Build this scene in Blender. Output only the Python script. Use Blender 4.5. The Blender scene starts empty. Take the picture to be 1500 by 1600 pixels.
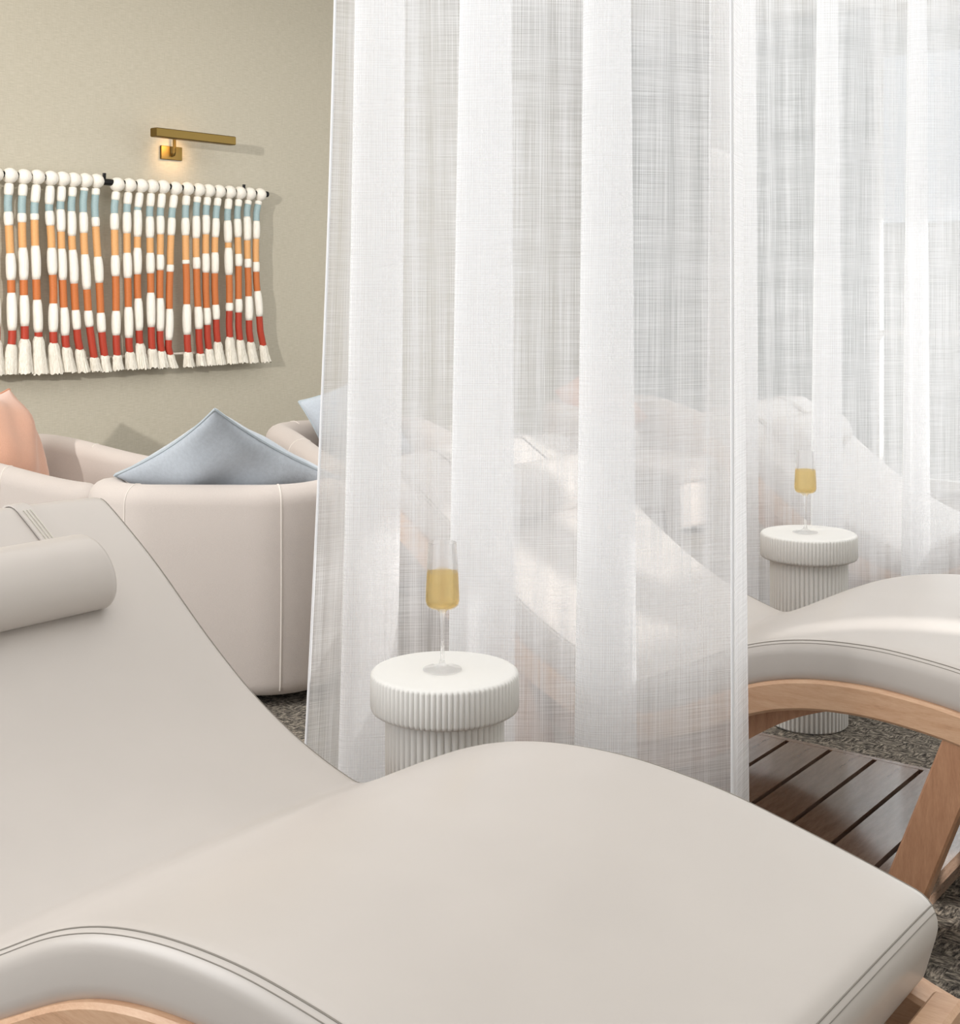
import bpy, math, random
import numpy as np
from mathutils import Vector, Matrix

random.seed(7)
scene = bpy.context.scene
col = scene.collection
PI = math.pi

def lin(r, g, b):
    def q(v):
        v /= 255.0
        return v / 12.92 if v <= 0.04045 else ((v + 0.055) / 1.055) ** 2.4
    return (q(r), q(g), q(b), 1.0)

# ------------------------------------------------------------------ camera
# room axes: x runs out from the art wall towards the windows, y runs along the art wall
F_PX, CAM_Z, VIEW = 2100.0, 1.37, math.radians(37.317)
cam_data = bpy.data.cameras.new('camera')
cam_data.lens = F_PX / 1600.0 * 36.0
cam_data.sensor_width = 36.0
cam_data.shift_y = -350.0 / 1600.0
cam_data.clip_start = 0.05
cam = bpy.data.objects.new('camera', cam_data)
col.objects.link(cam)
cam.location = (0, 0, CAM_Z)
cam.rotation_euler = (PI / 2, 0, VIEW)
scene.camera = cam

# ------------------------------------------------------------------ world, sun, area lights, exposure
world = bpy.data.worlds.new('sky')
scene.world = world
world.use_nodes = True
bg = world.node_tree.nodes['Background']
bg.inputs['Color'].default_value = (0.90, 0.96, 1.0, 1)
bg.inputs['Strength'].default_value = 0.75

def light(name, kind, loc, target, energy, color=(1, 1, 1), **kw):
    d = bpy.data.lights.new(name, kind)
    d.energy = energy
    d.color = color
    for k, v in kw.items():
        setattr(d, k, v)
    o = bpy.data.objects.new(name, d)
    col.objects.link(o)
    o.location = loc
    o.rotation_euler = (Vector(target) - Vector(loc)).to_track_quat('-Z', 'Y').to_euler()
    return o

SUN_DIR = Vector((-0.736, -0.435, -0.33))
light('sun', 'SUN', (0, 0, 6), Vector((0, 0, 6)) + SUN_DIR, 4.5, (1.0, 0.975, 0.94), angle=math.radians(0.9))
# recessed luminous ceiling over the lounge
light('ceiling_light', 'AREA', (-2.0, 3.2, 3.24), (-2.0, 3.2, 0), 112.0, (1.0, 0.99, 0.976),
      shape='RECTANGLE', size=5.0, size_y=7.0)
# unseen fill light, added to brighten the art wall
light('wall_fill', 'AREA', (-4.3, 4.6, 3.2), (-5.6, 4.6, 1.2), 7.0, (1.0, 0.97, 0.93),
      shape='RECTANGLE', size=0.5, size_y=5.0)
# daylight through the far glazing
light('far_window_daylight', 'AREA', (-0.95, 8.9, 1.7), (-1.6, 2.0, 1.3), 80.0, (0.95, 0.985, 1.0),
      shape='RECTANGLE', size=4.8, size_y=3.0)
# unseen frontal fill, added left behind the camera for chairs and curtain
light('front_fill', 'AREA', (-4.6, -1.3, 2.0), (-2.6, 3.2, 0.7), 125.0, (1.0, 0.992, 0.99),
      shape='RECTANGLE', size=2.6, size_y=2.2)
# unseen flash behind the camera, its cone narrowed to the wall hanging
light('flash_spot', 'SPOT', (-1.75, -2.6, 2.45), (-5.62, 4.35, 1.9), 1400.0, (1.0, 0.965, 0.92),
      spot_size=math.radians(25), spot_blend=0.45, shadow_soft_size=0.06)

scene.view_settings.view_transform = 'Standard'
scene.view_settings.look = 'None'
scene.view_settings.gamma = 1.0
scene.view_settings.use_curve_mapping = False
scene.view_settings.exposure = 0.09
scene.cycles.transparent_max_bounces = 20
scene.cycles.max_bounces = 8

# ------------------------------------------------------------------ helpers
def mesh_obj(name, verts, faces, mat, parent=None, smooth=True, angle=40, uv=None):
    me = bpy.data.meshes.new(name)
    me.from_pydata([tuple(v) for v in verts], [], faces)
    if uv is not None:
        lay = me.uv_layers.new(name='UVMap')
        vi = np.empty(len(me.loops), dtype=np.int32)
        me.loops.foreach_get('vertex_index', vi)
        lay.data.foreach_set('uv', np.asarray(uv, dtype=np.float32)[vi].ravel())
    if mat:
        me.materials.append(mat)
    if smooth:
        me.shade_smooth()
        if angle:
            me.set_sharp_from_angle(angle=math.radians(angle))
    o = bpy.data.objects.new(name, me)
    col.objects.link(o)
    if parent:
        o.parent = parent
    return o

def thing(name, label, cat, loc=(0, 0, 0), rz=0.0, group=None):
    o = bpy.data.objects.new(name, None)
    o.empty_display_size = 0.1
    col.objects.link(o)
    o.location = loc
    o.rotation_euler = (0, 0, rz)
    o['label'] = label
    o['category'] = cat
    if group:
        o['group'] = group
    return o

def copy_tree(src, parent=None):
    c = src.copy()
    col.objects.link(c)
    c.parent = parent
    for ch in list(src.children):
        copy_tree(ch, c)
    return c

class MB:
    def __init__(s):
        s.v, s.f = [], []
    def add(s, v, f):
        k = len(s.v)
        s.v += [tuple(p) for p in v]
        s.f += [tuple(i + k for i in q) for q in f]
        return s
    def box(s, x0, x1, y0, y1, z0, z1, ch=0.0):
        if ch <= 0:
            v = [(x, y, z) for z in (z0, z1) for y in (y0, y1) for x in (x0, x1)]
            return s.add(v, [(0, 2, 3, 1), (4, 5, 7, 6), (0, 1, 5, 4), (1, 3, 7, 5), (3, 2, 6, 7), (2, 0, 4, 6)])
        # chamfered box: three rings of rectangles
        v, f = [], []
        c = ch
        rings = [(x0 + c, x1 - c, y0 + c, y1 - c, z0), (x0, x1, y0, y1, z0 + c),
                 (x0, x1, y0, y1, z1 - c), (x0 + c, x1 - c, y0 + c, y1 - c, z1)]
        for a, b, d, e, z in rings:
            v += [(a, d, z), (b, d, z), (b, e, z), (a, e, z)]
        for i in range(3):
            for j in range(4):
                f.append((i * 4 + j, i * 4 + (j + 1) % 4, i * 4 + 4 + (j + 1) % 4, i * 4 + 4 + j))
        f += [(3, 2, 1, 0), (12, 13, 14, 15)]
        return s.add(v, f)
    def loft(s, rings, cap=True, closed=True):
        n = len(rings[0])
        v = [p for r in rings for p in r]
        f = []
        for i in range(len(rings) - 1):
            for j in range(n if closed else n - 1):
                f.append((i * n + j, i * n + (j + 1) % n, (i + 1) * n + (j + 1) % n, (i + 1) * n + j))
        if cap:
            f.append(tuple(range(n - 1, -1, -1)))
            f.append(tuple(range((len(rings) - 1) * n, len(rings) * n)))
        return s.add(v, f)
    def tube(s, path, r, seg=8, cap=True, closed=False):
        path = [Vector(p) for p in path]
        rr = r if hasattr(r, '__len__') else [r] * len(path)
        rings, prev = [], None
        m = len(path)
        for i, p in enumerate(path):
            a = path[(i - 1) % m] if (closed or i > 0) else p
            b = path[(i + 1) % m] if (closed or i < m - 1) else p
            t = (b - a).normalized()
            if prev is None:
                ref = Vector((0, 0, 1)) if abs(t.z) < 0.9 else Vector((1, 0, 0))
                n = t.cross(ref).normalized()
            else:
                n = (prev - t * prev.dot(t)).normalized()
            prev = n
            b2 = t.cross(n)
            rings.append([p + (n * math.cos(2 * PI * k / seg) + b2 * math.sin(2 * PI * k / seg)) * rr[i] for k in range(seg)])
        if closed:
            rings.append(rings[0])
            cap = False
        return s.loft(rings, cap)
    def lathe(s, prof, seg=48, cx=0, cy=0, rib=0, amp=0.0, ribs_at=None):
        """prof: (r, z, ribbed 0..1) upwards; closes on the axis where r is 0."""
        rings = []
        for q in prof:
            r, z = q[0], q[1]
            w = q[2] if len(q) > 2 else 0
            ring = []
            for k in range(seg):
                a = 2 * PI * k / seg
                rad = r
                if w:
                    rad = r - amp * w * (1 - abs(math.cos(rib * a / 2.0)) ** 0.7)
                ring.append((cx + rad * math.cos(a), cy + rad * math.sin(a), z))
            rings.append(ring)
        return s.loft(rings, cap=False)
    def build(s, name, mat, parent=None, smooth=True, angle=40, uv=None):
        return mesh_obj(name, s.v, s.f, mat, parent, smooth, angle, uv)

# ------------------------------------------------------------------ materials
def new_mat(name):
    m = bpy.data.materials.new(name)
    m.use_nodes = True
    nt = m.node_tree
    return m, nt, nt.nodes['Principled BSDF']

def plain(name, color, rough=0.5, metal=0.0, spec=0.5, **kw):
    m, nt, p = new_mat(name)
    p.inputs['Base Color'].default_value = color
    p.inputs['Roughness'].default_value = rough
    p.inputs['Metallic'].default_value = metal
    p.inputs['Specular IOR Level'].default_value = spec
    for k, v in kw.items():
        p.inputs[k].default_value = v
    return m

def tex_chain(nt, scale=(1, 1, 1), kind='Object'):
    tc = nt.nodes.new('ShaderNodeTexCoord')
    mp = nt.nodes.new('ShaderNodeMapping')
    mp.inputs['Scale'].default_value = scale
    nt.links.new(tc.outputs[kind], mp.inputs['Vector'])
    return mp.outputs['Vector']

def noise(nt, vec, scale, detail=3, rough=0.55):
    n = nt.nodes.new('ShaderNodeTexNoise')
    n.inputs['Scale'].default_value = scale
    n.inputs['Detail'].default_value = detail
    n.inputs['Roughness'].default_value = rough
    nt.links.new(vec, n.inputs['Vector'])
    return n.outputs['Fac']

def ramp(nt, fac, stops):
    r = nt.nodes.new('ShaderNodeValToRGB')
    el = r.color_ramp.elements
    while len(el) < len(stops):
        el.new(0.5)
    for e, (p, c) in zip(el, stops):
        e.position = p
        e.color = c
    nt.links.new(fac, r.inputs['Fac'])
    return r.outputs['Color']

def maths(nt, op, a, b=None, clamp=False):
    n = nt.nodes.new('ShaderNodeMath')
    n.operation = op
    n.use_clamp = clamp
    for i, v in enumerate((a, b)):
        if v is None:
            continue
        if isinstance(v, (int, float)):
            n.inputs[i].default_value = v
        else:
            nt.links.new(v, n.inputs[i])
    return n.outputs[0]

def bump(nt, p, height, strength, dist=0.002):
    b = nt.nodes.new('ShaderNodeBump')
    b.inputs['Strength'].default_value = strength
    b.inputs['Distance'].default_value = dist
    nt.links.new(height, b.inputs['Height'])
    nt.links.new(b.outputs['Normal'], p.inputs['Normal'])

def fabric(name, color, dark=0.9, scale=260, strength=0.35, rough=0.9, stretch=(1, 1, 1), sheen=0.15):
    m, nt, p = new_mat(name)
    v = tex_chain(nt, stretch)
    n1 = noise(nt, v, scale, 3)
    c2 = tuple(x * dark for x in color[:3]) + (1,)
    nt.links.new(ramp(nt, n1, [(0.35, c2), (0.65, color)]), p.inputs['Base Color'])
    p.inputs['Roughness'].default_value = rough
    p.inputs['Specular IOR Level'].default_value = 0.2
    p.inputs['Sheen Weight'].default_value = sheen
    bump(nt, p, n1, strength)
    return m

def leather(name, color):
    m, nt, p = new_mat(name)
    v = tex_chain(nt)
    n1 = noise(nt, v, 420, 2)
    n2 = noise(nt, v, 5, 2)
    c2 = tuple(x * 0.965 for x in color[:3]) + (1,)
    nt.links.new(ramp(nt, n2, [(0.3, c2), (0.7, color)]), p.inputs['Base Color'])
    p.inputs['Roughness'].default_value = 0.34
    p.inputs['Specular IOR Level'].default_value = 0.5
    bump(nt, p, n1, 0.05, 0.001)
    return m

def wood(name, ca, cb, stretch, rough=0.4, spec=0.4, coat=0.0):
    m, nt, p = new_mat(name)
    v = tex_chain(nt, stretch)
    n1 = noise(nt, v, 9, 4, 0.6)
    n2 = noise(nt, v, 60, 3, 0.6)
    mix = maths(nt, 'ADD', maths(nt, 'MULTIPLY', n1, 0.65), maths(nt, 'MULTIPLY', n2, 0.35))
    dk = tuple(x * 0.72 for x in cb[:3]) + (1,)
    nt.links.new(ramp(nt, mix, [(0.28, dk), (0.4, cb), (0.62, ca)]), p.inputs['Base Color'])
    p.inputs['Roughness'].default_value = rough
    p.inputs['Specular IOR Level'].default_value = spec
    p.inputs['Coat Weight'].default_value = coat
    p.inputs['Coat Roughness'].default_value = 0.12
    bump(nt, p, n2, 0.04, 0.001)
    return m

def sheer(name):
    """open weave: threads let light through between them; UV in metres of cloth"""
    m = bpy.data.materials.new(name)
    m.use_nodes = True
    nt = m.node_tree
    nt.nodes.clear()
    out = nt.nodes.new('ShaderNodeOutputMaterial')
    va = tex_chain(nt, (1.0, 0.006, 1), 'UV')
    vb = tex_chain(nt, (0.012, 1.0, 1), 'UV')
    warp = noise(nt, va, 460, 2, 0.7)
    weft = noise(nt, vb, 480, 2, 0.7)
    wide = noise(nt, va, 26, 1, 0.5)
    band = noise(nt, vb, 14, 1, 0.5)
    t = maths(nt, 'ADD', maths(nt, 'MULTIPLY', warp, 1.1), maths(nt, 'MULTIPLY', weft, 0.8))
    t = maths(nt, 'ADD', t, maths(nt, 'MULTIPLY', wide, 0.6))
    t = maths(nt, 'ADD', t, maths(nt, 'MULTIPLY', band, 0.2))
    a = maths(nt, 'ADD', t, -0.61, clamp=True)
    a = maths(nt, 'MAXIMUM', a, 0.5)
    a = maths(nt, 'MINIMUM', a, 0.97)
    dif = nt.nodes.new('ShaderNodeBsdfDiffuse')
    dif.inputs['Color'].default_value = (0.94, 0.948, 0.965, 1)
    trl = nt.nodes.new('ShaderNodeBsdfTranslucent')
    trl.inputs['Color'].default_value = (0.94, 0.948, 0.965, 1)
    m1 = nt.nodes.new('ShaderNodeMixShader')
    m1.inputs['Fac'].default_value = 0.58
    nt.links.new(dif.outputs[0], m1.inputs[1])
    nt.links.new(trl.outputs[0], m1.inputs[2])
    tr = nt.nodes.new('ShaderNodeBsdfTransparent')
    m2 = nt.nodes.new('ShaderNodeMixShader')
    nt.links.new(a, m2.inputs['Fac'])
    nt.links.new(tr.outputs[0], m2.inputs[1])
    nt.links.new(m1.outputs[0], m2.inputs[2])
    nt.links.new(m2.outputs[0], out.inputs['Surface'])
    return m

def wallcloth():
    m, nt, p = new_mat('linen_wallcovering')
    h = noise(nt, tex_chain(nt, (1, 0.06, 1.0)), 330, 3, 0.7)
    vv = noise(nt, tex_chain(nt, (1, 1.0, 0.06)), 260, 3, 0.7)
    k = maths(nt, 'ADD', maths(nt, 'MULTIPLY', h, 0.65), maths(nt, 'MULTIPLY', vv, 0.35))
    nt.links.new(ramp(nt, k, [(0.36, lin(182, 175, 157)), (0.64, lin(201, 194, 178))]), p.inputs['Base Color'])
    p.inputs['Roughness'].default_value = 0.85
    p.inputs['Specular IOR Level'].default_value = 0.2
    bump(nt, p, k, 0.12, 0.001)
    return m

def carpet():
    m, nt, p = new_mat('woven_carpet')
    chk = nt.nodes.new('ShaderNodeTexChecker')
    chk.inputs['Scale'].default_value = 18
    chk.inputs['Color1'].default_value = (0, 0, 0, 1)
    chk.inputs['Color2'].default_value = (1, 1, 1, 1)
    nt.links.new(tex_chain(nt), chk.inputs['Vector'])
    a = noise(nt, tex_chain(nt, (0.4, 1.6, 1)), 75, 3, 0.75)
    b = noise(nt, tex_chain(nt, (1.6, 0.4, 1)), 75, 3, 0.75)
    mx = nt.nodes.new('ShaderNodeMix')
    nt.links.new(chk.outputs['Fac'], mx.inputs['Factor'])
    nt.links.new(a, mx.inputs[2])
    nt.links.new(b, mx.inputs[3])
    k = mx.outputs[0]
    nt.links.new(ramp(nt, k, [(0.36, lin(46, 45, 44)), (0.5, lin(112, 106, 98)), (0.64, lin(182, 172, 157))]), p.inputs['Base Color'])
    p.inputs['Roughness'].default_value = 0.95
    p.inputs['Specular IOR Level'].default_value = 0.1
    bump(nt, p, k, 0.8, 0.006)
    return m

def thread(name, color, rings=900, strength=0.4):
    m, nt, p = new_mat(name)
    v = tex_chain(nt, (0.15, 0.15, 1))
    n1 = noise(nt, v, rings, 1)
    c2 = tuple(x * 0.86 for x in color[:3]) + (1,)
    nt.links.new(ramp(nt, n1, [(0.35, c2), (0.65, color)]), p.inputs['Base Color'])
    p.inputs['Roughness'].default_value = 0.55
    p.inputs['Specular IOR Level'].default_value = 0.35
    bump(nt, p, n1, strength, 0.001)
    return m

def glassy(name, color, ior, rough=0.0):
    m, nt, p = new_mat(name)
    p.inputs['Base Color'].default_value = color
    p.inputs['Transmission Weight'].default_value = 1.0
    p.inputs['Roughness'].default_value = rough
    p.inputs['IOR'].default_value = ior
    return m

def thin_glass(name):
    m = bpy.data.materials.new(name)
    m.use_nodes = True
    nt = m.node_tree
    nt.nodes.clear()
    out = nt.nodes.new('ShaderNodeOutputMaterial')
    gs = nt.nodes.new('ShaderNodeBsdfGlass')
    gs.inputs['IOR'].default_value = 1.45
    tr = nt.nodes.new('ShaderNodeBsdfTransparent')
    mx = nt.nodes.new('ShaderNodeMixShader')
    mx.inputs['Fac'].default_value = 0.5
    nt.links.new(gs.outputs[0], mx.inputs[1])
    nt.links.new(tr.outputs[0], mx.inputs[2])
    nt.links.new(mx.outputs[0], out.inputs['Surface'])
    return m

def wine_mat(name):
    m = bpy.data.materials.new(name)
    m.use_nodes = True
    nt = m.node_tree
    nt.nodes.clear()
    out = nt.nodes.new('ShaderNodeOutputMaterial')
    gs = nt.nodes.new('ShaderNodeBsdfGlass')
    gs.inputs['IOR'].default_value = 1.2
    gs.inputs['Color'].default_value = (0.97, 0.86, 0.58, 1)
    tr = nt.nodes.new('ShaderNodeBsdfTransparent')
    tr.inputs['Color'].default_value = (0.97, 0.85, 0.58, 1)
    mx = nt.nodes.new('ShaderNodeMixShader')
    mx.inputs['Fac'].default_value = 0.72
    nt.links.new(gs.outputs[0], mx.inputs[1])
    nt.links.new(tr.outputs[0], mx.inputs[2])
    nt.links.new(mx.outputs[0], out.inputs['Surface'])
    return m

def cotton(name):
    m, nt, p = new_mat(name)
    n1 = noise(nt, tex_chain(nt, (1, 1, 0.04)), 380, 2, 0.7)
    nt.links.new(ramp(nt, n1, [(0.3, lin(226, 219, 206)), (0.6, lin(243, 238, 228))]), p.inputs['Base Color'])
    p.inputs['Roughness'].default_value = 0.85
    bump(nt, p, n1, 0.35, 0.002)
    return m

M = dict(
    wall=wallcloth(), carpet=carpet(),
    ceiling=plain('ceiling_paint', lin(238, 236, 232), 0.9),
    far=plain('blue_grey_plaster', lin(150, 160, 162), 0.9),
    white=plain('white_paint', lin(236, 235, 231), 0.7),
    leather=leather('ivory_leather', lin(199, 192, 186)),
    seam=plain('seam_thread', lin(138, 132, 124), 0.7),
    stitch=plain('stitch_thread', lin(226, 222, 212), 0.7),
    maple=wood('maple_wood', lin(217, 180, 148), lin(203, 160, 128), (1.2, 9, 9), 0.38),
    maple_up=wood('maple_wood_upright', lin(196, 150, 118), lin(178, 132, 102), (9, 9, 1.2), 0.4),
    slat=wood('stained_slat_wood', lin(172, 144, 124), lin(148, 118, 98), (9, 1.2, 9), 0.2, 0.7, 1.0),
    tub=fabric('oatmeal_upholstery', lin(214, 204, 197), 0.93, 520, 0.3),
    piping=plain('upholstery_seam', lin(232, 224, 216), 0.8),
    bronze=plain('bronze_trim', lin(112, 84, 66), 0.4, 0.5),
    black=plain('black_metal', lin(24, 23, 24), 0.45, 0.6),
    blue=fabric('blue_grey_velvet', lin(192, 200, 209), 0.92, 90, 0.5, 0.9, sheen=0.5),
    blue_edge=plain('pale_blue_piping', lin(186, 196, 203), 0.85),
    peach=fabric('peach_velvet', lin(206, 158, 134), 0.93, 260, 0.35, 0.9, sheen=0.4),
    peach_edge=plain('peach_piping', lin(206, 148, 120), 0.85),
    table=plain('matte_white_lacquer', lin(235, 234, 231), 0.55, 0, 0.3),
    glass=thin_glass('clear_glass'),
    wine=wine_mat('golden_wine'),
    brass=plain('aged_brass', lin(128, 105, 58), 0.4, 1.0),
    rope=cotton('cotton_rope'),
    t_blue=thread('blue_thread', lin(158, 180, 182)),
    t_gold=thread('gold_thread', lin(226, 170, 112)),
    t_orange=thread('orange_thread', lin(200, 116, 62)),
    t_red=thread('red_thread', lin(178, 62, 42)),
    hem=plain('curtain_hem', lin(240, 241, 244), 0.9),
    sheer=sheer('sheer_curtain_weave'),
)
def tassel_mat():
    m, nt, p = new_mat('cotton_fringe')
    n1 = noise(nt, tex_chain(nt, (1, 1, 0.05)), 420, 2, 0.7)
    nt.links.new(ramp(nt, n1, [(0.3, lin(205, 197, 180)), (0.6, lin(242, 236, 224))]), p.inputs['Base Color'])
    p.inputs['Roughness'].default_value = 0.9
    bump(nt, p, n1, 0.7, 0.003)
    return m
M['tassel'] = tassel_mat()
m_, nt_, p_ = new_mat('lamp_glow')
p_.inputs['Emission Color'].default_value = (1.0, 0.62, 0.22, 1)
p_.inputs['Emission Strength'].default_value = 9.0
M['glow'] = m_

# ------------------------------------------------------------------ the room
def struct(mb, name, mat):
    o = mb.build(name, mat, None, smooth=False)
    o['kind'] = 'structure'
    return o

WX = -5.7            # art wall
struct(MB().box(WX - 0.15, 1.75, -4.0, 9.2, -0.1, 0.0), 'floor', M['carpet'])
struct(MB().box(WX - 0.15, 1.75, -4.0, 9.2, 3.3, 3.4), 'ceiling', M['ceiling'])
struct(MB().box(WX - 0.15, WX, -4.0, 9.2, 0.0, 3.3), 'wall_left', M['wall'])
# far end of the lounge: plain wall, then floor-to-ceiling glazing on the window side
struct(MB().box(WX, -3.45, 9.0, 9.15, 0.0, 3.3), 'wall_far', M['far'])
wf = MB()
for x in (-3.45, -2.2, -0.95, 0.3, 1.5):
    wf.box(x - 0.03, x + 0.03, 9.02, 9.1, 0.0, 3.3)
wf.box(-3.45, 1.55, 9.03, 9.09, 0.0, 0.08)
wf.box(-3.45, 1.55, 9.03, 9.09, 1.04, 1.08)
wf.box(-3.45, 1.55, 9.03, 9.09, 3.2, 3.3)
win1 = struct(wf, 'window_1', M['white'])
# window side, unseen: solid to block the sun, openings added for its patches (y0, y1, z0, z1)
SUN_OPENINGS = [(4.42, 4.62, 0.4, 2.3), (4.68, 5.12, 1.95, 2.55), (5.30, 5.78, 2.1, 3.0), (6.05, 6.42, 0.3, 3.05)]
wr = MB()
prev = -1.2
for a, b, z0, z1 in SUN_OPENINGS:
    wr.box(1.6, 1.75, prev, a, 0.0, 3.3)
    wr.box(1.6, 1.75, a, b, 0.0, z0)
    wr.box(1.6, 1.75, a, b, z1, 3.3)
    prev = b
wr.box(1.6, 1.75, prev, 9.0, 0.0, 3.3)
struct(wr, 'wall_right', M['white'])
for i, (a, b, z0, z1) in enumerate(SUN_OPENINGS):
    wm = MB()
    wm.box(1.64, 1.70, a, a + 0.02, z0, z1)
    wm.box(1.64, 1.70, b - 0.02, b, z0, z1)
    wm.box(1.64, 1.70, a, b, z0, z0 + 0.02)
    wm.box(1.64, 1.70, a, b, z1 - 0.02, z1)
    struct(wm, 'window_%d' % (i + 2), M['white'])  # frames of the openings invented to aim the sun
struct(MB().box(WX, WX + 0.012, -4.0, 9.0, 0.0, 0.1), 'baseboard_left', M['white'])
# sunlit parapet of the terrace outside the far glazing
t = thing('terrace_parapet', 'white terrace parapet outside the far window', 'parapet', (-1.0, 11.5, 0))
MB().box(-4.5, 4.5, -0.1, 0.1, -0.1, 1.85).build('parapet_wall', M['white'], t, smooth=False)
MB().box(-4.55, 4.55, -0.15, 0.15, 1.85, 1.93).build('coping', M['white'], t, smooth=False)
struct(MB().box(-6.0, 3.0, 9.2, 11.0, 3.3, 3.4), 'sun_canopy', M['white'])   # unseen canopy, added to block sun through the far glazing
tf = MB().box(-7, 5, 9.2, 12.0, -0.1, -0.01)
struct(tf, 'trim_1', M['white'])

# ------------------------------------------------------------------ chaise longues
PROFILE = [(-2.455, 0.918), (-2.423, 0.900), (-2.272, 0.799), (-2.111, 0.667), (-1.978, 0.573), (-1.853, 0.509),
           (-1.768, 0.477), (-1.690, 0.455), (-1.66, 0.462), (-1.562, 0.509), (-1.459, 0.565), (-1.376, 0.596), (-1.308, 0.613),
           (-1.218, 0.626), (-1.096, 0.630), (-0.939, 0.614), (-0.775, 0.576), (-0.681, 0.552), (-0.605, 0.530)]
PR = np.array(PROFILE)
def curve_pts(n0, n1, count, off=0.0, sig=0.010):
    xs = np.linspace(-2.6, -0.4, 1800)
    zs = np.interp(xs, PR[:, 0], PR[:, 1])
    sl0, sl1 = (PR[1, 1] - PR[0, 1]) / (PR[1, 0] - PR[0, 0]), (PR[-1, 1] - PR[-2, 1]) / (PR[-1, 0] - PR[-2, 0])
    zs = np.where(xs < PR[0, 0], PR[0, 1] + sl0 * (xs - PR[0, 0]), zs)
    zs = np.where(xs > PR[-1, 0], PR[-1, 1] + sl1 * (xs - PR[-1, 0]), zs)
    dx = xs[1] - xs[0]
    k = np.exp(-0.5 * (np.arange(-100, 101) * dx / sig) ** 2)
    zs = np.convolve(np.pad(zs, 100, mode='reflect', reflect_type='odd'), k / k.sum(), mode='valid')
    if sig < 0.03:                                   # soft wave everywhere but in the seat crease
        k2 = np.exp(-0.5 * (np.arange(-100, 101) * dx / 0.038) ** 2)
        z2 = np.convolve(np.pad(zs, 100, mode='reflect', reflect_type='odd'), k2 / k2.sum(), mode='valid')
        w = np.exp(-((xs + 1.69) / 0.07) ** 2)
        zs = w * zs + (1 - w) * z2
    dz = np.gradient(zs, xs)
    ln = np.sqrt(1 + dz ** 2)
    nx, nz = -dz / ln, 1 / ln
    q = np.linspace(n0, n1, count)
    I = lambda a: np.interp(q, xs, a)
    return np.stack([I(xs) + I(nx) * off, I(zs) + I(nz) * off], 1), np.stack([I(nx), I(nz)], 1)

HALF, THICK = 0.43, 0.096
def foot_drop(x):
    """the upholstered foot end hangs a little deeper"""
    q = min(1.0, max(0.0, (x + 0.86) / 0.24))
    return 0.042 * q * q * (3 - 2 * q)

def rounded_loop(a, b, r, top=16):
    """points (y, h) counter-clockwise from the lower left; the flat sides carry extra points on the top"""
    pts = []
    r = min(r, a, b)
    def arc(cy, ch, a0):
        for k in range(7):
            an = a0 + (PI / 2) * k / 6
            pts.append((cy + r * math.cos(an), ch + r * math.sin(an)))
    arc(a - r, -b + r, -PI / 2)
    arc(a - r, b - r, 0)
    for k in range(1, top):
        y = (a - r) * (1 - 2 * k / top)
        pts.append((y, b + 0.008 * (1 - (y / a) ** 2) * (a / HALF)))
    arc(-a + r, b - r, PI / 2)
    arc(-a + r, -b + r, PI)
    return pts

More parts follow.
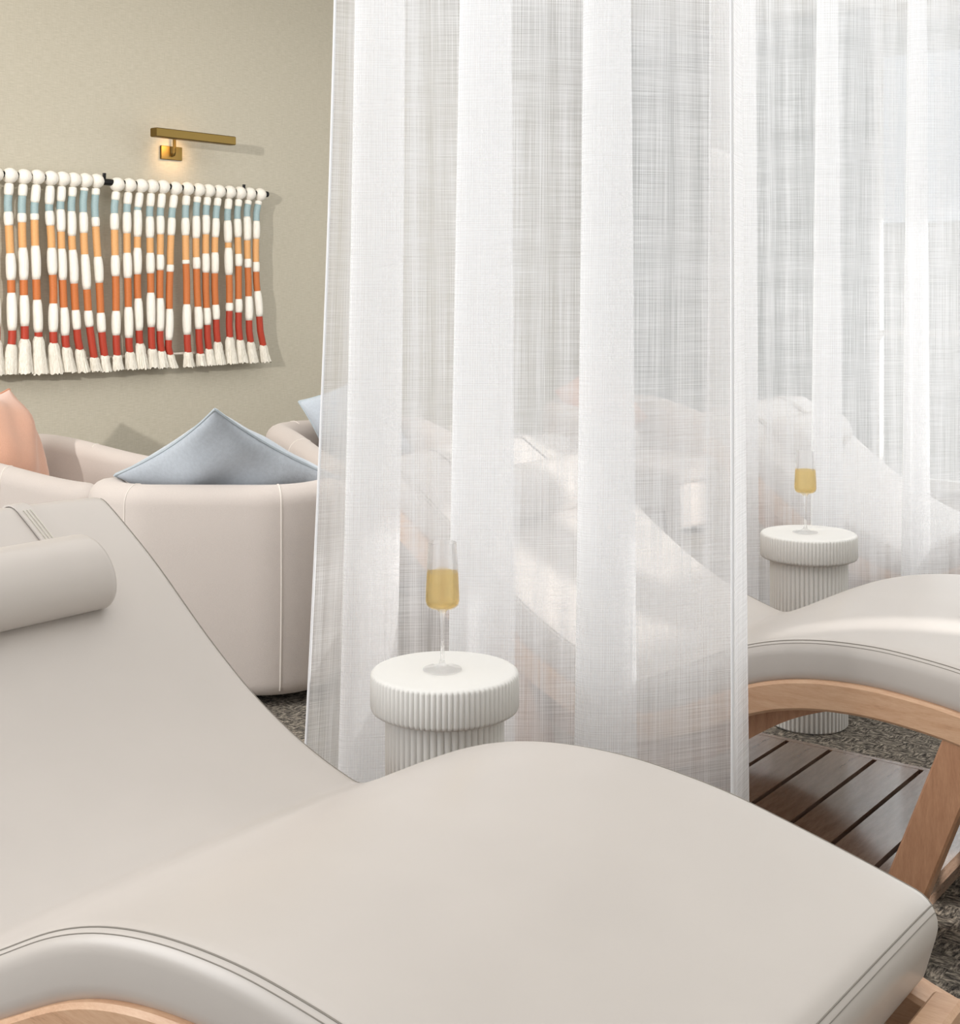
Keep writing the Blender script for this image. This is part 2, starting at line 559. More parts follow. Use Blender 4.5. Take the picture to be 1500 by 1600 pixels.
def make_chaise(label):
    root = thing('chaise_longue', label, 'lounge chair', group='row of ivory chaise longues')
    n0, n1, cnt = -2.475, -0.600, 150
    mid, nrm = curve_pts(n0, n1, cnt, off=-THICK / 2)
    # arc length from the ends, for the rounded ends
    seg = np.concatenate([[0], np.cumsum(np.linalg.norm(np.diff(mid, axis=0), axis=1))])
    rad = 0.048
    # resample so that the ends are dense
    tot = seg[-1]
    e = [rad * (1 - math.cos(k / 8 * PI / 2)) for k in range(9)]
    ss = e + list(np.linspace(rad, tot - rad, 120))[1:-1] + [tot - v for v in reversed(e)]
    rings = []
    for s in ss:
        d = min(s, tot - s)
        ins = 0 if d >= rad else rad - math.sqrt(max(0, rad * rad - (rad - d) ** 2))
        px, pz = np.interp(s, seg, mid[:, 0]), np.interp(s, seg, mid[:, 1])
        nx, nz = np.interp(s, seg, nrm[:, 0]), np.interp(s, seg, nrm[:, 1])
        dr = foot_drop(px) / 2
        loop = rounded_loop(HALF - ins, THICK / 2 + dr - ins, max(0.032 - ins, 0.004))
        rings.append([(px + nx * (h - dr), y, pz + nz * (h - dr)) for y, h in loop])
    body = MB().loft(rings).build('cushion', M['leather'], root, angle=0)
    L = len(rings[0])
    # welt seams round the top edge: two parallel lines
    for (ang, k_end, name) in ((4, 5, 'seam'), (3, 4, 'seam')):
        jn = 7 + ang                       # far side arc (+y)
        jf = L - 14 + (6 - ang)            # near side arc (-y)
        path = [rings[i][jn] for i in range(6, len(rings) - 1 - k_end)]
        i = len(rings) - 1 - k_end
        path += [rings[i][j] for j in range(jn, jf + 1)]
        path += [rings[i][jf] for i in range(len(rings) - 2 - k_end, 5, -1)]
        MB().tube(path, 0.0012 if ang == 4 else 0.0008, 6).build(name, M['seam'], body)
    # side rails that follow the wave
    for sgn in (-1, 1):
        top, nr = curve_pts(-2.40, -0.535, 90, off=-THICK + 0.012, sig=0.05)
        y0, y1 = (sgn * (HALF + 0.008)), (sgn * (HALF - 0.055))
        ya, yb = min(y0, y1), max(y0, y1)
        rr = []
        for (px, pz), (nx, nz) in zip(top, nr):
            c, D = 0.006, 0.064
            cs = [(ya + c, 0), (yb - c, 0), (yb, -c), (yb, -D + c), (yb - c, -D), (ya + c, -D), (ya, -D + c), (ya, -c)]
            dr = foot_drop(px)
            rr.append([(px + nx * (h - dr), y, pz + nz * (h - dr)) for y, h in cs])
        rail = MB().loft(rr).build('side_rail', M['maple'], root, angle=30)
        # slanted legs
        for (xt, zt, xb, w) in ((-0.92, 0.47, -1.095, 0.088), (-2.06, 0.52, -1.90, 0.1)):
            lm = MB()
            c = 0.005
            r1 = []
            for z, x in ((0.0, xb), (zt, xt)):
                r1.append([(x - w / 2 + c, ya + 0.006, z), (x + w / 2 - c, ya + 0.006, z), (x + w / 2, ya + 0.006 + c, z), (x + w / 2, yb - 0.006 - c, z),
                           (x + w / 2 - c, yb - 0.006, z), (x - w / 2 + c, yb - 0.006, z), (x - w / 2, yb - 0.006 - c, z), (x - w / 2, ya + 0.006 + c, z)])
            lm.loft(r1)
            lm.build('leg', M['maple_up'], root, angle=30)
    # inner rails that deepen towards the seat
    for sgn in (-1, 1):
        top, nr = curve_pts(-2.2, -1.16, 50, off=-THICK - 0.02, sig=0.05)
        y0, y1 = sgn * (HALF - 0.058), sgn * (HALF - 0.098)
        ya, yb = min(y0, y1), max(y0, y1)
        rr = []
        for k, ((px, pz), (nx, nz)) in enumerate(zip(top, nr)):
            D = 0.035 + 0.085 * min(1.0, (49 - k) / 28.0)
            rr.append([(px + nx * h, y, pz + nz * h) for y, h in ((ya, 0), (yb, 0), (yb, -D), (ya, -D))])
        MB().loft(rr).build('inner_rail', M['maple_up'], root, angle=30)
    # foot and head cross bars
    MB().box(-0.610, -0.566, -HALF + 0.056, HALF - 0.056, 0.350, 0.430, 0.006).build('foot_bar', M['maple'], root, angle=30)
    MB().box(-2.33, -2.28, -HALF + 0.056, HALF - 0.056, 0.62, 0.69, 0.006).build('head_bar', M['maple'], root, angle=30)
    # low slatted platform between the legs
    pitch = 0.124
    x = -1.93
    yr = HALF - 0.066
    for s in (-1, 1):
        MB().box(-2.014, -1.03, min(s * yr, s * (yr - 0.022)), max(s * yr, s * (yr - 0.022)), 0.080, 0.118, 0.002).build('platform_rail', M['slat'], root, angle=30)
    slat_me = None
    for k in range(8):
        xs = -2.012 + k * pitch + 0.0
        if slat_me is None:
            o = MB().box(0, 0.111, -yr + 0.022, yr - 0.022, 0.088, 0.118).build('slat', M['slat'], root, angle=30)
            slat_me = o.data
        else:
            o = bpy.data.objects.new('slat', slat_me)
            col.objects.link(o)
            o.parent = root
        o.location.x = xs
    for s in (-1, 1):
        MB().box(-1.96 if s < 0 else -1.2, -1.84 if s < 0 else -1.08, -yr + 0.03, yr - 0.03, 0.0, 0.086).build('platform_foot', M['slat'], root, smooth=False)
    # bolster head pillow held by two straps
    c, nr = curve_pts(-2.250, -2.250, 1, off=0.036)
    (cx, cz), (nx, nz) = c[0], nr[0]
    tx, tz = nz, -nx
    br, bl = [], 0.235
    prof = []
    for k in range(9):
        prof.append((-bl + 0.022 * (1 - math.cos(k / 8 * PI / 2)), math.sin(k / 8 * PI / 2)))
    prof = prof + [(-y, q) for y, q in reversed(prof)]
    for y, q in prof:
        ring = []
        for k in range(36):
            an = 2 * PI * k / 36
            sc = 1 - 0.022 / 0.075 * (1 - q)
            a, b = 0.086 * sc * math.cos(an), 0.062 * sc * math.sin(an)
            if b < 0:
                b *= 0.9
            ring.append((cx + tx * a + nx * b, y, cz + tz * a + nz * b))
        br.append(ring)
    bol = MB().loft(br).build('head_bolster', M['leather'], root, angle=60)
    for s in (-1, 1):
        yc = s * 0.205
        # runs over the rounded head end and down behind it
        js = 7 + 6 + 8
        top_i = [i for i in range(len(ss)) if rings[i][js][0] < -2.30]
        pts = []
        for i in [0, 1, 2, 3, 4, 5, 6, 7, 8] + top_i[9:]:
            p = rings[i][js]
            q0, q1 = rings[max(i - 1, 0)][js], rings[i + 1][js]
            tx_, tz_ = q1[0] - q0[0], q1[2] - q0[2]
            l_ = math.hypot(tx_, tz_) or 1
            pts.append((p[0] - tz_ / l_ * 0.0005, p[2] + tx_ / l_ * 0.0005, -tz_ / l_, tx_ / l_))
        rr = []
        for px, pz, ax, az in pts:
            rr.append([(px + ax * h, yc + w, pz + az * h) for w, h in ((-0.017, 0), (0.017, 0), (0.017, 0.004), (-0.017, 0.004))])
        st = MB().loft(rr).build('strap', M['leather'], bol, angle=50)
        sm = MB()
        for w in (-0.008, 0.0, 0.008):
            dense, dn = curve_pts(-2.428, -2.305, 40, off=0.0135)
            for k in range(0, 39):
                a, b = dense[k], dense[k + 1]
                m = a + (b - a) * 0.6
                sm.tube([(a[0], yc + w, a[1]), (m[0], yc + w + 0.003, m[1])], 0.0011, 4)
        so = sm.build('strap_stitching', M['stitch'], bol)
    return root

ch1 = make_chaise('ivory leather wave chaise longue filling the foreground with head bolster')
ch1.location = (0, 1.43, 0)
ch2 = copy_tree(ch1)
ch2.location = (0.07, 3.13, 0)
ch2['label'] = 'ivory leather chaise longue on maple arch over dark slats, behind the foreground one'
ch3 = copy_tree(ch1)
ch3.location = (0.07, 4.98, 0)
ch3['label'] = 'chaise longue seen dimly through the right-hand curtain behind the farther table'

# ------------------------------------------------------------------ drum side tables and wine glasses
def make_table(label):
    root = thing('side_table', label, 'side table', group='fluted white drum tables')
    TH, R, RB = 0.60, 0.150, 0.120
    MB().lathe([(0, TH), (0.05, TH), (R - 0.012, TH), (R - 0.006, TH - 0.001), (R - 0.002, TH - 0.004, 0.4), (R, TH - 0.008, 1), (R, TH - 0.07, 1),
                (R - 0.003, TH - 0.076, 1), (R - 0.010, TH - 0.079), (0, TH - 0.079)][::-1], 6 * 84, rib=84, amp=0.0042).build('table_top', M['table'], root, angle=50)
    MB().lathe([(0, 0.0), (RB - 0.008, 0.0), (RB, 0.006, 1), (RB, TH - 0.088, 1), (RB - 0.004, TH - 0.0795), (0, TH - 0.0795)], 8 * 52, rib=52, amp=0.0062).build('table_drum', M['table'], root, angle=50)
    return root
tab1 = make_table('fluted white drum side table in front of the middle curtain')
tab1.location = (-1.70, 2.113, 0)
tab2 = copy_tree(tab1)
tab2.location = (-1.742, 3.993, 0)
tab2['label'] = 'fluted white drum side table beyond the second chaise, before right curtain'

def make_glass(label):
    root = thing('wine_glass', label, 'wine glass', group='flutes of golden wine')
    outer = [(0.0, 0.0), (0.036, 0.0), (0.0395, 0.0012), (0.039, 0.0028), (0.020, 0.0058), (0.008, 0.011), (0.0042, 0.022), (0.0036, 0.06), (0.0038, 0.095),
             (0.0062, 0.115), (0.012, 0.1225), (0.026, 0.1255), (0.0325, 0.1310), (0.0345, 0.1400), (0.0340, 0.160), (0.0322, 0.195), (0.0285, 0.257)]
    inner = [(0.0275, 0.2572), (0.0310, 0.195), (0.0328, 0.160), (0.0333, 0.1405), (0.0312, 0.1330), (0.0250, 0.1280), (0.0, 0.1268)]
    MB().lathe(outer + inner, 56).build('glass_body', M['glass'], root, angle=60)
    liq = [(0.0, 0.1266), (0.0250, 0.1278), (0.03135, 0.1328), (0.03345, 0.1404), (0.03295, 0.160), (0.03118, 0.1949), (0.0309, 0.1975), (0.0, 0.1972)]
    MB().lathe(liq, 56).build('wine', M['wine'], root, angle=50)
    return root
g1 = make_glass('stemmed glass of golden wine on the nearer fluted table')
g1.location = (-1.702, 2.108, 0.6006)
g2 = copy_tree(g1)
g2.location = (-1.750, 3.985, 0.6006)
g2['label'] = 'stemmed glass of golden wine on the farther fluted table at right'

# ------------------------------------------------------------------ sheer curtains
def make_curtain(label, uc, x0, x1, period, amp, seed, flare=(0.0, 0.0)):
    rnd = random.Random(seed)
    root = thing('sheer_curtain', label, 'curtain', ((x0 + x1) / 2, uc, 0), group='white sheer curtains between the chaises')
    folds = (x1 - x0) / period
    per = 40
    m = int(folds * per)
    amps = [amp * rnd.uniform(0.85, 1.1) for _ in range(int(folds) + 3)]
    ph = [rnd.uniform(-0.35, 0.35) for _ in range(int(folds) + 3)]
    sk = [rnd.uniform(-0.25, 0.45) for _ in range(int(folds) + 3)]
    zs = np.concatenate([np.linspace(0.015, 0.6, 14), np.linspace(0.6, 3.26, 30)[1:]])
    V, UV, Fc = [], [], []
    xm = (x0 + x1) / 2
    for zi, z in enumerate(zs):
        h = z / 3.26
        px = None
        arc = 0.0
        for i in range(m + 1):
            t = i / m
            th = t * folds * 2 * PI
            fi = th / (2 * PI)
            a = np.interp(fi, range(len(amps)), amps) * (1.12 - 0.3 * h)
            p = np.interp(fi, range(len(ph)), ph) * (1 - 0.5 * h)
            k = np.interp(fi, range(len(sk)), sk)
            uu = a * (math.sin(th + p) + 0.08 * math.sin(2.3 * th + 3 * p + h * 1.5)) + 0.012 * math.sin(th * 0.37 + 2.2 * h)
            xx = x0 + (x1 - x0) * t + period * 0.06 * k * math.sin(2 * th) + 0.55 * a * math.sin(th + p) * min(1, 6 * t, 6 * (1 - t))
            # the hem spreads a little at both ends
            sp = (1 - h) ** 2
            xx += sp * (flare[0] * (1 - t) ** 3 + flare[1] * t ** 3)
            q = (xx - xm, uu)
            if px is not None:
                arc += math.hypot(q[0] - px[0], q[1] - px[1])
            px = q
            V.append((q[0], q[1], z))
            UV.append((arc + seed * 3.1 if zi == 0 else UV[i][0], z))
    n = m + 1
    for zi in range(len(zs) - 1):
        for i in range(m):
            Fc.append((zi * n + i, zi * n + i + 1, (zi + 1) * n + i + 1, (zi + 1) * n + i))
    cloth = mesh_obj('curtain_panel', V, Fc, M['sheer'], root, True, 0, UV)
    # narrow turned side hems
    for e in (0, m):
        MB().tube([V[zi * n + e] for zi in range(len(zs))], 0.0035, 6).build('side_hem', M['hem'], cloth)
    MB().box(x0 - xm - 0.05, x1 - xm + 0.05, -0.02, 0.02, 3.26, 3.30, 0.003).build('ceiling_track', M['white'], root, angle=30)
    return root
make_curtain('white sheer curtain hanging right behind the nearer side table', 2.48, -2.33, -1.23, 0.31, 0.125, 3, (-0.09, 0.0))
make_curtain('white sheer curtain at right, hanging behind the farther side table', 4.34, -2.27, -1.12, 0.30, 0.115, 11)

# ------------------------------------------------------------------ tub chairs
def make_chair(label):
    root = thing('tub_chair', label, 'armchair', group='oatmeal tub chairs')
    Wd, Dp, T = 0.44, 0.42, 0.135          # half width, half depth, wall thickness
    # centre line of the wrap-round back, from the left arm front round the back to the right arm front
    hw, hd, r = Wd - T / 2, Dp - T / 2, 0.20
    path = []
    for k in range(14):
        path.append((-hw, hd + T / 2 - (hd + T / 2 + hd - r) * k / 14.0))
    for k in range(13):
        a = PI + PI / 2 * k / 12
        path.append((-hw + r + r * math.cos(a), -hd + r + r * math.sin(a)))
    for k in range(1, 12):
        path.append((-hw + r + (2 * hw - 2 * r) * k / 12.0, -hd))
    left = path[:27]
    path += [(-x, y) for x, y in reversed(left)]
    P = np.array(path)
    d = np.gradient(P, axis=0)
    d /= np.linalg.norm(d, axis=1)[:, None]
    nrm = np.stack([d[:, 1], -d[:, 0]], 1)          # outwards
    # flip if it points inwards
    if np.dot(nrm[len(P) // 2], P[len(P) // 2]) < 0:
        nrm = -nrm
    cum = np.concatenate([[0], np.cumsum(np.linalg.norm(np.diff(P, axis=0), axis=1))])
    tot = cum[-1]
    er = 0.06
    ss = [er * (1 - math.cos(k / 6 * PI / 2)) for k in range(7)]
    ss = ss + list(np.linspace(er, tot - er, 90))[1:-1] + [tot - v for v in reversed(ss)]
    rings = []
    for s in ss:
        e = min(s, tot - s)
        ins = 0 if e >= er else er - math.sqrt(max(0, er * er - (er - e) ** 2))
        px, py = np.interp(s, cum, P[:, 0]), np.interp(s, cum, P[:, 1])
        nx, ny = np.interp(s, cum, nrm[:, 0]), np.interp(s, cum, nrm[:, 1])
        q = min(1.0, max(0.0, (py + 0.25) / (Dp + 0.25)))
        top = 0.725 - 0.10 * (q * q * (3 - 2 * q))
        bot = 0.035
        t2 = T / 2 - ins
        top -= ins * 0.8
        b2 = bot + ins * 0.4
        ring = []
        R = 0.055 * max(0.15, 1 - ins / er)
        # outer bottom, outer wall (slightly bellied), rounded top, inner wall
        prof = []
        for k in range(6):
            a = -PI / 2 + PI / 2 * k / 5
            prof.append((t2 - R - 0.02 + R * math.cos(a), b2 + R + R * math.sin(a)))
        for k in range(1, 7):
            u = k / 7.0
            prof.append((t2 - 0.02 * (1 - u) ** 2 + 0.006 * math.sin(PI * u), b2 + R + (top - b2 - 2 * t2 * 0.9 - R) * u))
        for k in range(11):
            a = PI * k / 10
            prof.append((t2 * math.cos(a), top - t2 * 0.9 + t2 * 0.9 * math.sin(a)))
        prof.append((-t2, 0.40))
        prof.append((-t2, b2 + 0.02))
        prof.append((-t2 + 0.02, b2))
        rings.append([(px + nx * o, py + ny * o, z) for o, z in prof])
    shell = MB().loft(rings).build('wrap_back', M['tub'], root, angle=0)
    # vertical seams on the outside
    for s in (0.205, 0.395, 0.605, 0.795):
        i = int(len(rings) * s)
        MB().tube([(v[0], v[1], v[2]) for v in rings[i][3:20]], 0.0026, 6).build('seam', M['piping'], shell)
    sm = []
    # seat base and cushion
    def pad(w, y0, y1, z0, z1, rc, crown=0.0):
        rr = []
        N = 10
        zz = [(z0 + rc * (1 - math.cos(k / 5 * PI / 2)), rc - rc * math.sin(k / 5 * PI / 2)) for k in range(6)]
        zz += [(z1 - rc * (1 - math.cos(k / 5 * PI / 2)), rc - rc * math.sin(k / 5 * PI / 2)) for k in range(5, -1, -1)]
        for z, ins in zz:
            ring = []
            a, b0, b1, cr = w - ins, y0 + ins, y1 - ins, 0.07
            for cx, cy, a0 in ((a - cr, b1 - cr, 0), (-a + cr, b1 - cr, PI / 2), (-a + cr, b0 + cr, PI), (a - cr, b0 + cr, 1.5 * PI)):
                for k in range(6):
                    an = a0 + PI / 2 * k / 5
                    ring.append((cx + cr * math.cos(an), cy + cr * math.sin(an), z))
            rr.append(ring)
        return MB().loft(rr)
    pad(Wd - T - 0.003, -Dp + T + 0.003, Dp - 0.02, 0.04, 0.29, 0.03).build('seat_base', M['tub'], root, angle=35)
    pad(Wd - T - 0.006, -Dp + T + 0.005, Dp - 0.005, 0.29, 0.43, 0.045).build('seat_cushion', M['tub'], root, angle=35)
    MB().lathe([(0, 0), (0.25, 0), (0.25, 0.035), (0, 0.04)], 40).build('swivel_base', M['black'], root)
    # bronze edged pocket on the outer side of the right arm
    pts = []
    for cx, cz, a0 in ((0.14, 0.43, 0), (-0.02, 0.43, PI / 2), (-0.02, 0.18, PI), (0.14, 0.18, 1.5 * PI)):
        for k in range(6):
            an = a0 + PI / 2 * k / 5
            pts.append((Wd + 0.007, cx + 0.04 * math.cos(an), cz + 0.04 * math.sin(an)))
    MB().tube(pts, 0.004, 6, closed=True).build('pocket_trim', M['bronze'], root)
    return root

def cam2room(X, Y):
    c, s = math.cos(VIEW), math.sin(VIEW)
    return (c * X - s * Y, s * X + c * Y)

chair0 = None
def place_chair(X, Y, face, label):
    """X, Y measured from the camera stand along and across its view; face = heading of the seat front in the room"""
    global chair0
    if chair0 is None:
        o = chair0 = make_chair(label)
    else:
        o = copy_tree(chair0)
    x, y = cam2room(X, Y)
    o.location = (x, y, 0)
    o.rotation_euler = (0, 0, face - PI / 2)
    o['label'] = label
    return o
VA = VIEW + PI / 2       # heading straight away from the camera
place_chair(-0.89, 4.76, VA - 0.02, 'oatmeal tub chair turned away, blue pillow showing above its back')
place_chair(-1.80, 5.56, VIEW - 0.17, 'oatmeal tub chair at the left edge holding the peach pillow')
place_chair(-0.52, 6.35, VIEW - 1.0, 'oatmeal tub chair by the wall beside the middle curtain, blue pillow on it')
place_chair(0.28, 5.55, VA - 0.5, 'tub chair with its back turned, seen through the middle curtain')
place_chair(0.86, 7.7, VIEW - 0.9, 'tub chair with pink pillow seen through the middle curtain')

# ------------------------------------------------------------------ pillows
def make_pillow(name, label, side, thick, mat, edge, mtx, seed):
    rnd = random.Random(seed)
    N = 26
    root = thing(name, label, 'pillow')
    V, Fc = [], []
    idx = {}
    w = [rnd.uniform(-1, 1) for _ in range(8)]
    def pos(a, b, s):
        t = max(0.0, (1 - a * a) * (1 - b * b)) ** 0.5
        x = a * side / 2 * (1 - 0.10 * (1 - b * b) * a * a)
        y = b * side / 2 * (1 - 0.10 * (1 - a * a) * b * b)
        wr = 0.014 * t * (math.sin(5 * a + 3 * w[0]) * math.cos(4 * b + 3 * w[1]) + 0.6 * math.sin(9 * (a * w[2] + b) + w[3]))
        return (x, y, s * thick / 2 * t + wr)
    for s in (1, -1):
        for i in range(N + 1):
            for j in range(N + 1):
                a = math.sin((i / N * 2 - 1) * PI / 2)
                b = math.sin((j / N * 2 - 1) * PI / 2)
                border = i in (0, N) or j in (0, N)
                if s == -1 and border:
                    idx[(s, i, j)] = idx[(1, i, j)]
                    continue
                idx[(s, i, j)] = len(V)
                V.append(pos(a, b, s))
    for s in (1, -1):
        for i in range(N):
            for j in range(N):
                q = (idx[(s, i, j)], idx[(s, i + 1, j)], idx[(s, i + 1, j + 1)], idx[(s, i, j + 1)])
                Fc.append(q if s == 1 else q[::-1])
    o = mesh_obj('pillow_cover', V, Fc, mat, root, True, 0)
    loop = [V[idx[(1, i, 0)]] for i in range(N)] + [V[idx[(1, N, j)]] for j in range(N)] + \
           [V[idx[(1, i, N)]] for i in range(N, 0, -1)] + [V[idx[(1, 0, j)]] for j in range(N, 0, -1)]
    # drop coincident points near the corners
    lp = []
    for p in loop:
        if not lp or (Vector(p) - Vector(lp[-1])).length > 0.004:
            lp.append(p)
    MB().tube(lp, 0.0055, 6, closed=True).build('pillow_piping', edge, root)
    root.matrix_world = mtx
    return root

def pillow_mtx(X, Y, z, yaw, lean, roll):
    """stands upright facing heading yaw, leaning back by lean, turned in its own plane by roll"""
    x, y = cam2room(X, Y)
    return Matrix.Translation((x, y, z)) @ Matrix.Rotation(yaw, 4, 'Z') @ Matrix.Rotation(PI / 2 - lean, 4, 'Y') @ Matrix.Rotation(roll, 4, 'Z')

make_pillow('throw_pillow', 'blue-grey velvet pillow with one corner up above the turned-away chair', 0.55, 0.18, M['blue'], M['blue_edge'],
            pillow_mtx(-0.866, 4.62, 0.720, VA, 0.84, PI / 4 + 0.03), 4)
make_pillow('throw_pillow', 'peach velvet pillow at the left edge of the lounge', 0.54, 0.30, M['peach'], M['peach_edge'],
            pillow_mtx(-1.97, 5.50, 0.68, VIEW - 0.12, 0.33, 0.0), 5)
make_pillow('throw_pillow', 'blue-grey pillow half hidden behind the left edge of the middle curtain', 0.44, 0.15, M['blue'], M['blue_edge'],
            pillow_mtx(-0.60, 6.52, 0.70, VIEW - 1.1, 0.25, 0.35), 6)
make_pillow('throw_pillow', 'pink pillow glimpsed through the middle curtain', 0.46, 0.16, M['peach'], M['peach_edge'],
            pillow_mtx(0.70, 7.72, 0.70, VIEW - 1.0, 0.25, 0.5), 8)

# ------------------------------------------------------------------ picture lights
def make_lamp(label):
    root = thing('picture_light', label, 'wall lamp', group='brass picture lights')
    # local origin on the wall at the plate, y along the wall, x out of the wall
    MB().box(0, 0.014, -0.07, 0.07, -0.036, 0.036, 0.002).build('wall_plate', M['brass'], root, angle=30)
    bar = MB().box(0.145, 0.195, -0.25, 0.292, 0.055, 0.102, 0.004).build('lamp_bar', M['brass'], root, angle=30)
    MB().box(0.1435, 0.1449, -0.10, 0.14, 0.064, 0.076).build('light_strip', M['glow'], bar, smooth=False)
    MB().tube([(0.012, 0.0, -0.012), (0.028, 0.0, -0.010), (0.034, 0.0, 0.0), (0.034, 0.0, 0.070), (0.044, 0.0, 0.080), (0.150, 0.0, 0.080)], 0.0095, 12).build('arm', M['brass'], root)
    d = bpy.data.lights.new('lamp_bulb', 'SPOT')
    d.energy = 1.6
    d.color = (1.0, 0.62, 0.30)
    d.spot_size = math.radians(120)
    d.spot_blend = 1.0
    d.shadow_soft_size = 0.03
    lo = bpy.data.objects.new('lamp_bulb', d)
    col.objects.link(lo)
    lo.parent = root
    lo.location = (0.13, 0.0, 0.045)
    lo.rotation_euler = Vector((-1.0, 0, -0.55)).to_track_quat('-Z', 'Y').to_euler()
    return root
lamp = make_lamp('brass picture light with a long bar above the wall hanging')
lamp.location = (WX, 4.733, 2.094)
lamp2 = copy_tree(lamp)
lamp2.location = (WX, 2.93, 2.094)
lamp2['label'] = 'brass picture light whose shadow shows at the left edge'

# ------------------------------------------------------------------ wall hanging of wrapped ropes
STRANDS = [
  ([(3706,1902),(3695,1769),(3704,1601),(3712,1472),(3713,1380),(3717,1260),(3719,1138),(3706,1022)], [1808,1731,1665,1535,1407,1348,1169,1103,963]),
  ([(3781,1902),(3770,1767),(3772,1620),(3779,1486),(3781,1373),(3784,1263),(3787,1159),(3785,1039)], [1808,1727,1682,1563,1408,1336,1188,1126,962]),
  ([(3854,1904),(3839,1756),(3841,1635),(3847,1494),(3851,1366),(3857,1238),(3862,1147),(3866,1042)], [1780,1728,1696,1574,1411,1314,1157,1135,954]),
  ([(3930,1904),(3921,1760),(3933,1621),(3938,1499),(3946,1366),(3945,1223),(3945,1131),(3953,1025)], [1775,1745,1673,1566,1434,1295,1156,1102,953]),
  ([(3997,1905),(3985,1774),(3990,1606),(3995,1486),(4001,1342),(4009,1208),(4015,1108),(4029,1015)], [1792,1755,1645,1563,1409,1275,1137,1079,953]),
  ([(4061,1905),(4048,1784),(4052,1594),(4061,1477),(4068,1328),(4076,1214),(4086,1117),(4111,1011)], [1820,1749,1626,1559,1392,1262,1165,1066,952]),
  ([(4130,1906),(4117,1798),(4123,1592),(4133,1450),(4144,1310),(4150,1219),(4169,1100),(4190,987)], [1852,1747,1643,1538,1363,1258,1177,1022,952]),
  ([(4198,1907),(4186,1780),(4198,1605),(4211,1461),(4219,1320),(4225,1197),(4236,1091),(4253,991)], [1836,1726,1678,1528,1396,1246,1148,1029,950]),
  ([(4324,1897),(4306,1782),(4309,1601),(4313,1484),(4317,1341),(4317,1191),(4319,1077),(4328,988)], [1816,1750,1665,1537,1430,1254,1129,1028,952]),
  ([(4398,1898),(4385,1779),(4385,1599),(4388,1488),(4392,1348),(4396,1193),(4398,1078),(4411,999)], [1799,1759,1650,1551,1421,1273,1114,1041,952]),
  ([(4474,1900),(4453,1778),(4451,1605),(4451,1511),(4451,1380),(4459,1236),(4463,1116),(4474,1018)], [1786,1773,1634,1578,1440,1317,1150,1083,952]),
  ([(4544,1901),(4530,1771),(4533,1592),(4535,1501),(4537,1395),(4538,1256),(4542,1110),(4551,1000)], [1794,1743,1631,1554,1446,1346,1166,1052,952]),
  ([(4617,1903),(4600,1771),(4600,1598),(4599,1506),(4597,1388),(4598,1230),(4598,1094),(4614,994)], [1790,1749,1651,1546,1463,1317,1144,1038,949]),
  ([(4700,1900),(4678,1767),(4667,1573),(4665,1473),(4660,1358),(4659,1177),(4653,1055),(4676,980)], [1793,1742,1648,1494,1455,1260,1094,1018,947]),
  ([(4781,1902),(4769,1778),(4771,1583),(4773,1510),(4778,1392),(4779,1201),(4783,1073),(4793,982)], [1812,1746,1651,1521,1499,1283,1120,1026,945]),
  ([(4859,1901),(4844,1797),(4842,1589),(4846,1506),(4849,1373),(4861,1207),(4864,1078),(4878,979)], [1831,1759,1638,1537,1473,1270,1148,1015,948]),
  ([(4930,1901),(4913,1792),(4910,1609),(4910,1507),(4911,1358),(4920,1217),(4923,1103),(4941,991)], [1819,1767,1661,1558,1453,1263,1169,1038,949]),
  ([(5005,1901),(4985,1784),(4976,1607),(4975,1508),(4975,1366),(4983,1239),(4988,1135),(5003,1012)], [1819,1752,1647,1565,1450,1279,1197,1074,950]),
  ([(5082,1901),(5067,1776),(5074,1608),(5076,1517),(5082,1366),(5082,1265),(5079,1172),(5090,1024)], [1805,1744,1621,1593,1442,1288,1242,1098,950]),
  ([(5157,1901),(5139,1791),(5145,1608),(5149,1526),(5149,1401),(5150,1272),(5149,1155),(5168,1013)], [1824,1756,1652,1561,1491,1309,1233,1080,951]),
  ([(5231,1900),(5212,1806),(5215,1586),(5218,1509),(5223,1405),(5227,1255),(5229,1129),(5252,1006)], [1839,1772,1637,1535,1484,1324,1188,1066,947]),
  ([(5311,1900),(5284,1794),(5279,1583),(5281,1488),(5284,1405),(5300,1282),(5314,1127),(5349,994)], [1841,1750,1647,1518,1461,1354,1209,1044,947]),
]
AX = -5.62
art = thing('wall_hanging', 'fringed wall hanging of wrapped cotton ropes in blue, gold, orange and red', 'wall art', (AX, 4.5, 1.905))
def rel(y, z, x=0.0):
    return (x, y - 4.5, z - 1.905)
rod = MB().tube([rel(3.25, 1.905), rel(5.368, 1.905)], 0.0165, 20).build('rod', M['black'], art)
for y in (3.45, 4.245, 5.19):
    MB().tube([rel(y, 1.905, -0.08), rel(y, 1.905, 0.0), rel(y, 1.95, 0.0)], 0.009, 10).build('rod_bracket', M['black'], rod)
extra = []
for k, dy in ((1, -0.078), (3, -0.305), (5, -0.545)):   # ropes continue past the left edge of the view
    p, b = STRANDS[k]
    extra.append(([(y - (STRANDS[k][0][0][0] - 3706) + int(dy * 1000), z) for y, z in p], b))
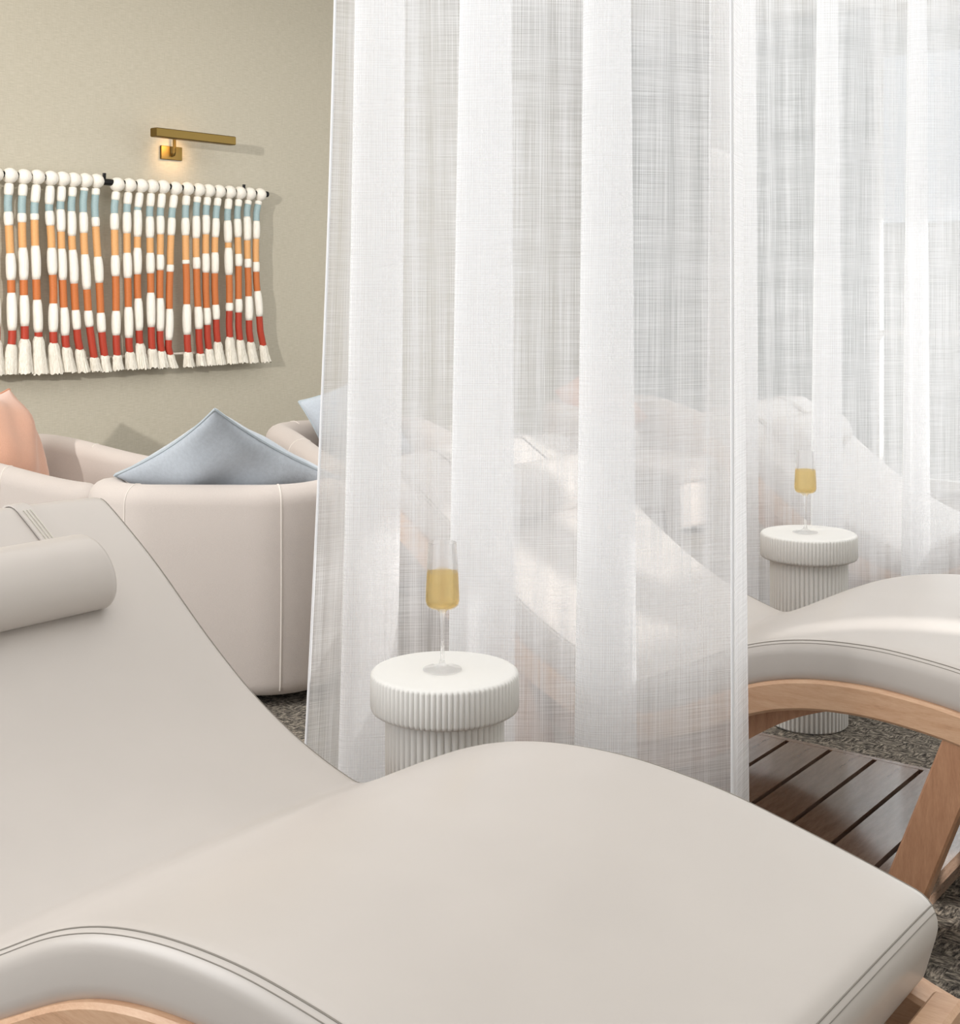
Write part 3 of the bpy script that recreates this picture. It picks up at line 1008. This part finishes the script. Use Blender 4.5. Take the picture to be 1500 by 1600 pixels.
for si, (pts, bd) in enumerate(extra + STRANDS):
    rnd = random.Random(100 + si)
    pts = [(y / 1000.0, z / 1000.0) for y, z in pts]
    bd = [v / 1000.0 for v in bd]
    zk = np.array([z for _, z in pts][::-1])
    yk = np.array([y for y, _ in pts][::-1])
    Y = lambda z: float(np.interp(z, zk, yk))
    zt = pts[0][1]
    w1t = zt - 0.038
    segs = [('w', w1t, bd[0]), ('c', bd[0], bd[1]), ('w', bd[1], bd[2]), ('c', bd[2], bd[3]), ('w', bd[3], bd[4]),
            ('c', bd[4], bd[5]), ('w', bd[5], bd[6]), ('c', bd[6], bd[7])]
    RC = 0.0188
    path, rad = [], []
    for kind, a, b in segs:
        n = 9 if kind == 'w' else 3
        for k in range(n):
            u = (k + 0.001) / (n - 1 + 0.002)
            z = a + (b - a) * u
            path.append(rel(Y(z), z))
            if kind == 'w':
                bulge = min(0.0065, 0.0025 + abs(a - b) * 0.03)
                rad.append(RC - 0.001 + bulge * (math.sin(PI * u) ** 0.45 if 0 < u < 1 else 0))
            else:
                rad.append(RC - 0.002)
    strand = MB().tube(path, rad, 14).build('rope', M['rope'], art, angle=0)
    for (a, b), key, nm in (((bd[0], bd[1]), 't_blue', 'blue_wrap'), ((bd[2], bd[3]), 't_gold', 'gold_wrap'),
                            ((bd[4], bd[5]), 't_orange', 'orange_wrap'), ((bd[6], bd[7]), 't_red', 'red_wrap')):
        MB().tube([rel(Y(a + (b - a) * k / 4), a + (b - a) * k / 4) for k in range(5)], RC, 14).build(nm, M[key], strand, angle=50)
    # loop over the rod: a fat knot
    kn = []
    for i in range(13):
        la = -PI / 2 + PI * i / 12
        ring = []
        for k in range(18):
            lo_ = 2 * PI * k / 18
            rr = (0.034 + 0.0008 * ((i + k) % 2)) * math.cos(la)
            ring.append(rel(pts[0][0] + rr * math.sin(lo_) * 1.16, zt + 0.037 * math.sin(la), rr * math.cos(lo_) * 1.05))
        kn.append(ring)
    MB().loft(kn).build('rope_loop', M['rope'], strand, angle=0)
    # tassel: flared bundle with strand ridges
    zt0, zb = bd[7], bd[8]
    y0_, y1_ = Y(zt0), pts[-1][0] + (pts[-1][0] - Y(zt0)) * 0.55
    hgt = zt0 - zb
    fl = min(0.046, 0.024 + hgt * 0.13)
    rings = []
    ridge = [rnd.uniform(-0.0022, 0.0022) for _ in range(40)]
    low = [rnd.uniform(-0.006, 0.006) for _ in range(40)]
    for i in range(9):
        u = i / 8
        r = 0.0195 + (fl - 0.0195) * u ** 0.75 + 0.004 * math.sin(PI * min(1, u * 3)) * (u < 0.34)
        yy = y0_ + (y1_ - y0_) * u ** 1.3
        z = zt0 + 0.002 - (hgt + 0.002) * u
        ring = []
        for k in range(40):
            a = 2 * PI * k / 40
            q = r + ridge[k] * (0.4 + u) + (0.0012 if k % 2 else -0.0012) * (0.5 + u)
            ring.append(rel(yy + q * math.sin(a), z + (low[k] if i == 8 else 0), 0.72 * q * math.cos(a)))
        rings.append(ring)
    MB().loft(rings).build('tassel', M['tassel'], strand, angle=60)
cord = MB().tube([rel(3.25, 1.02, -0.03), rel(4.3, 1.018, -0.03), rel(5.36, 1.02, -0.03)], 0.006, 8).build('retaining_cord', M['rope'], art)
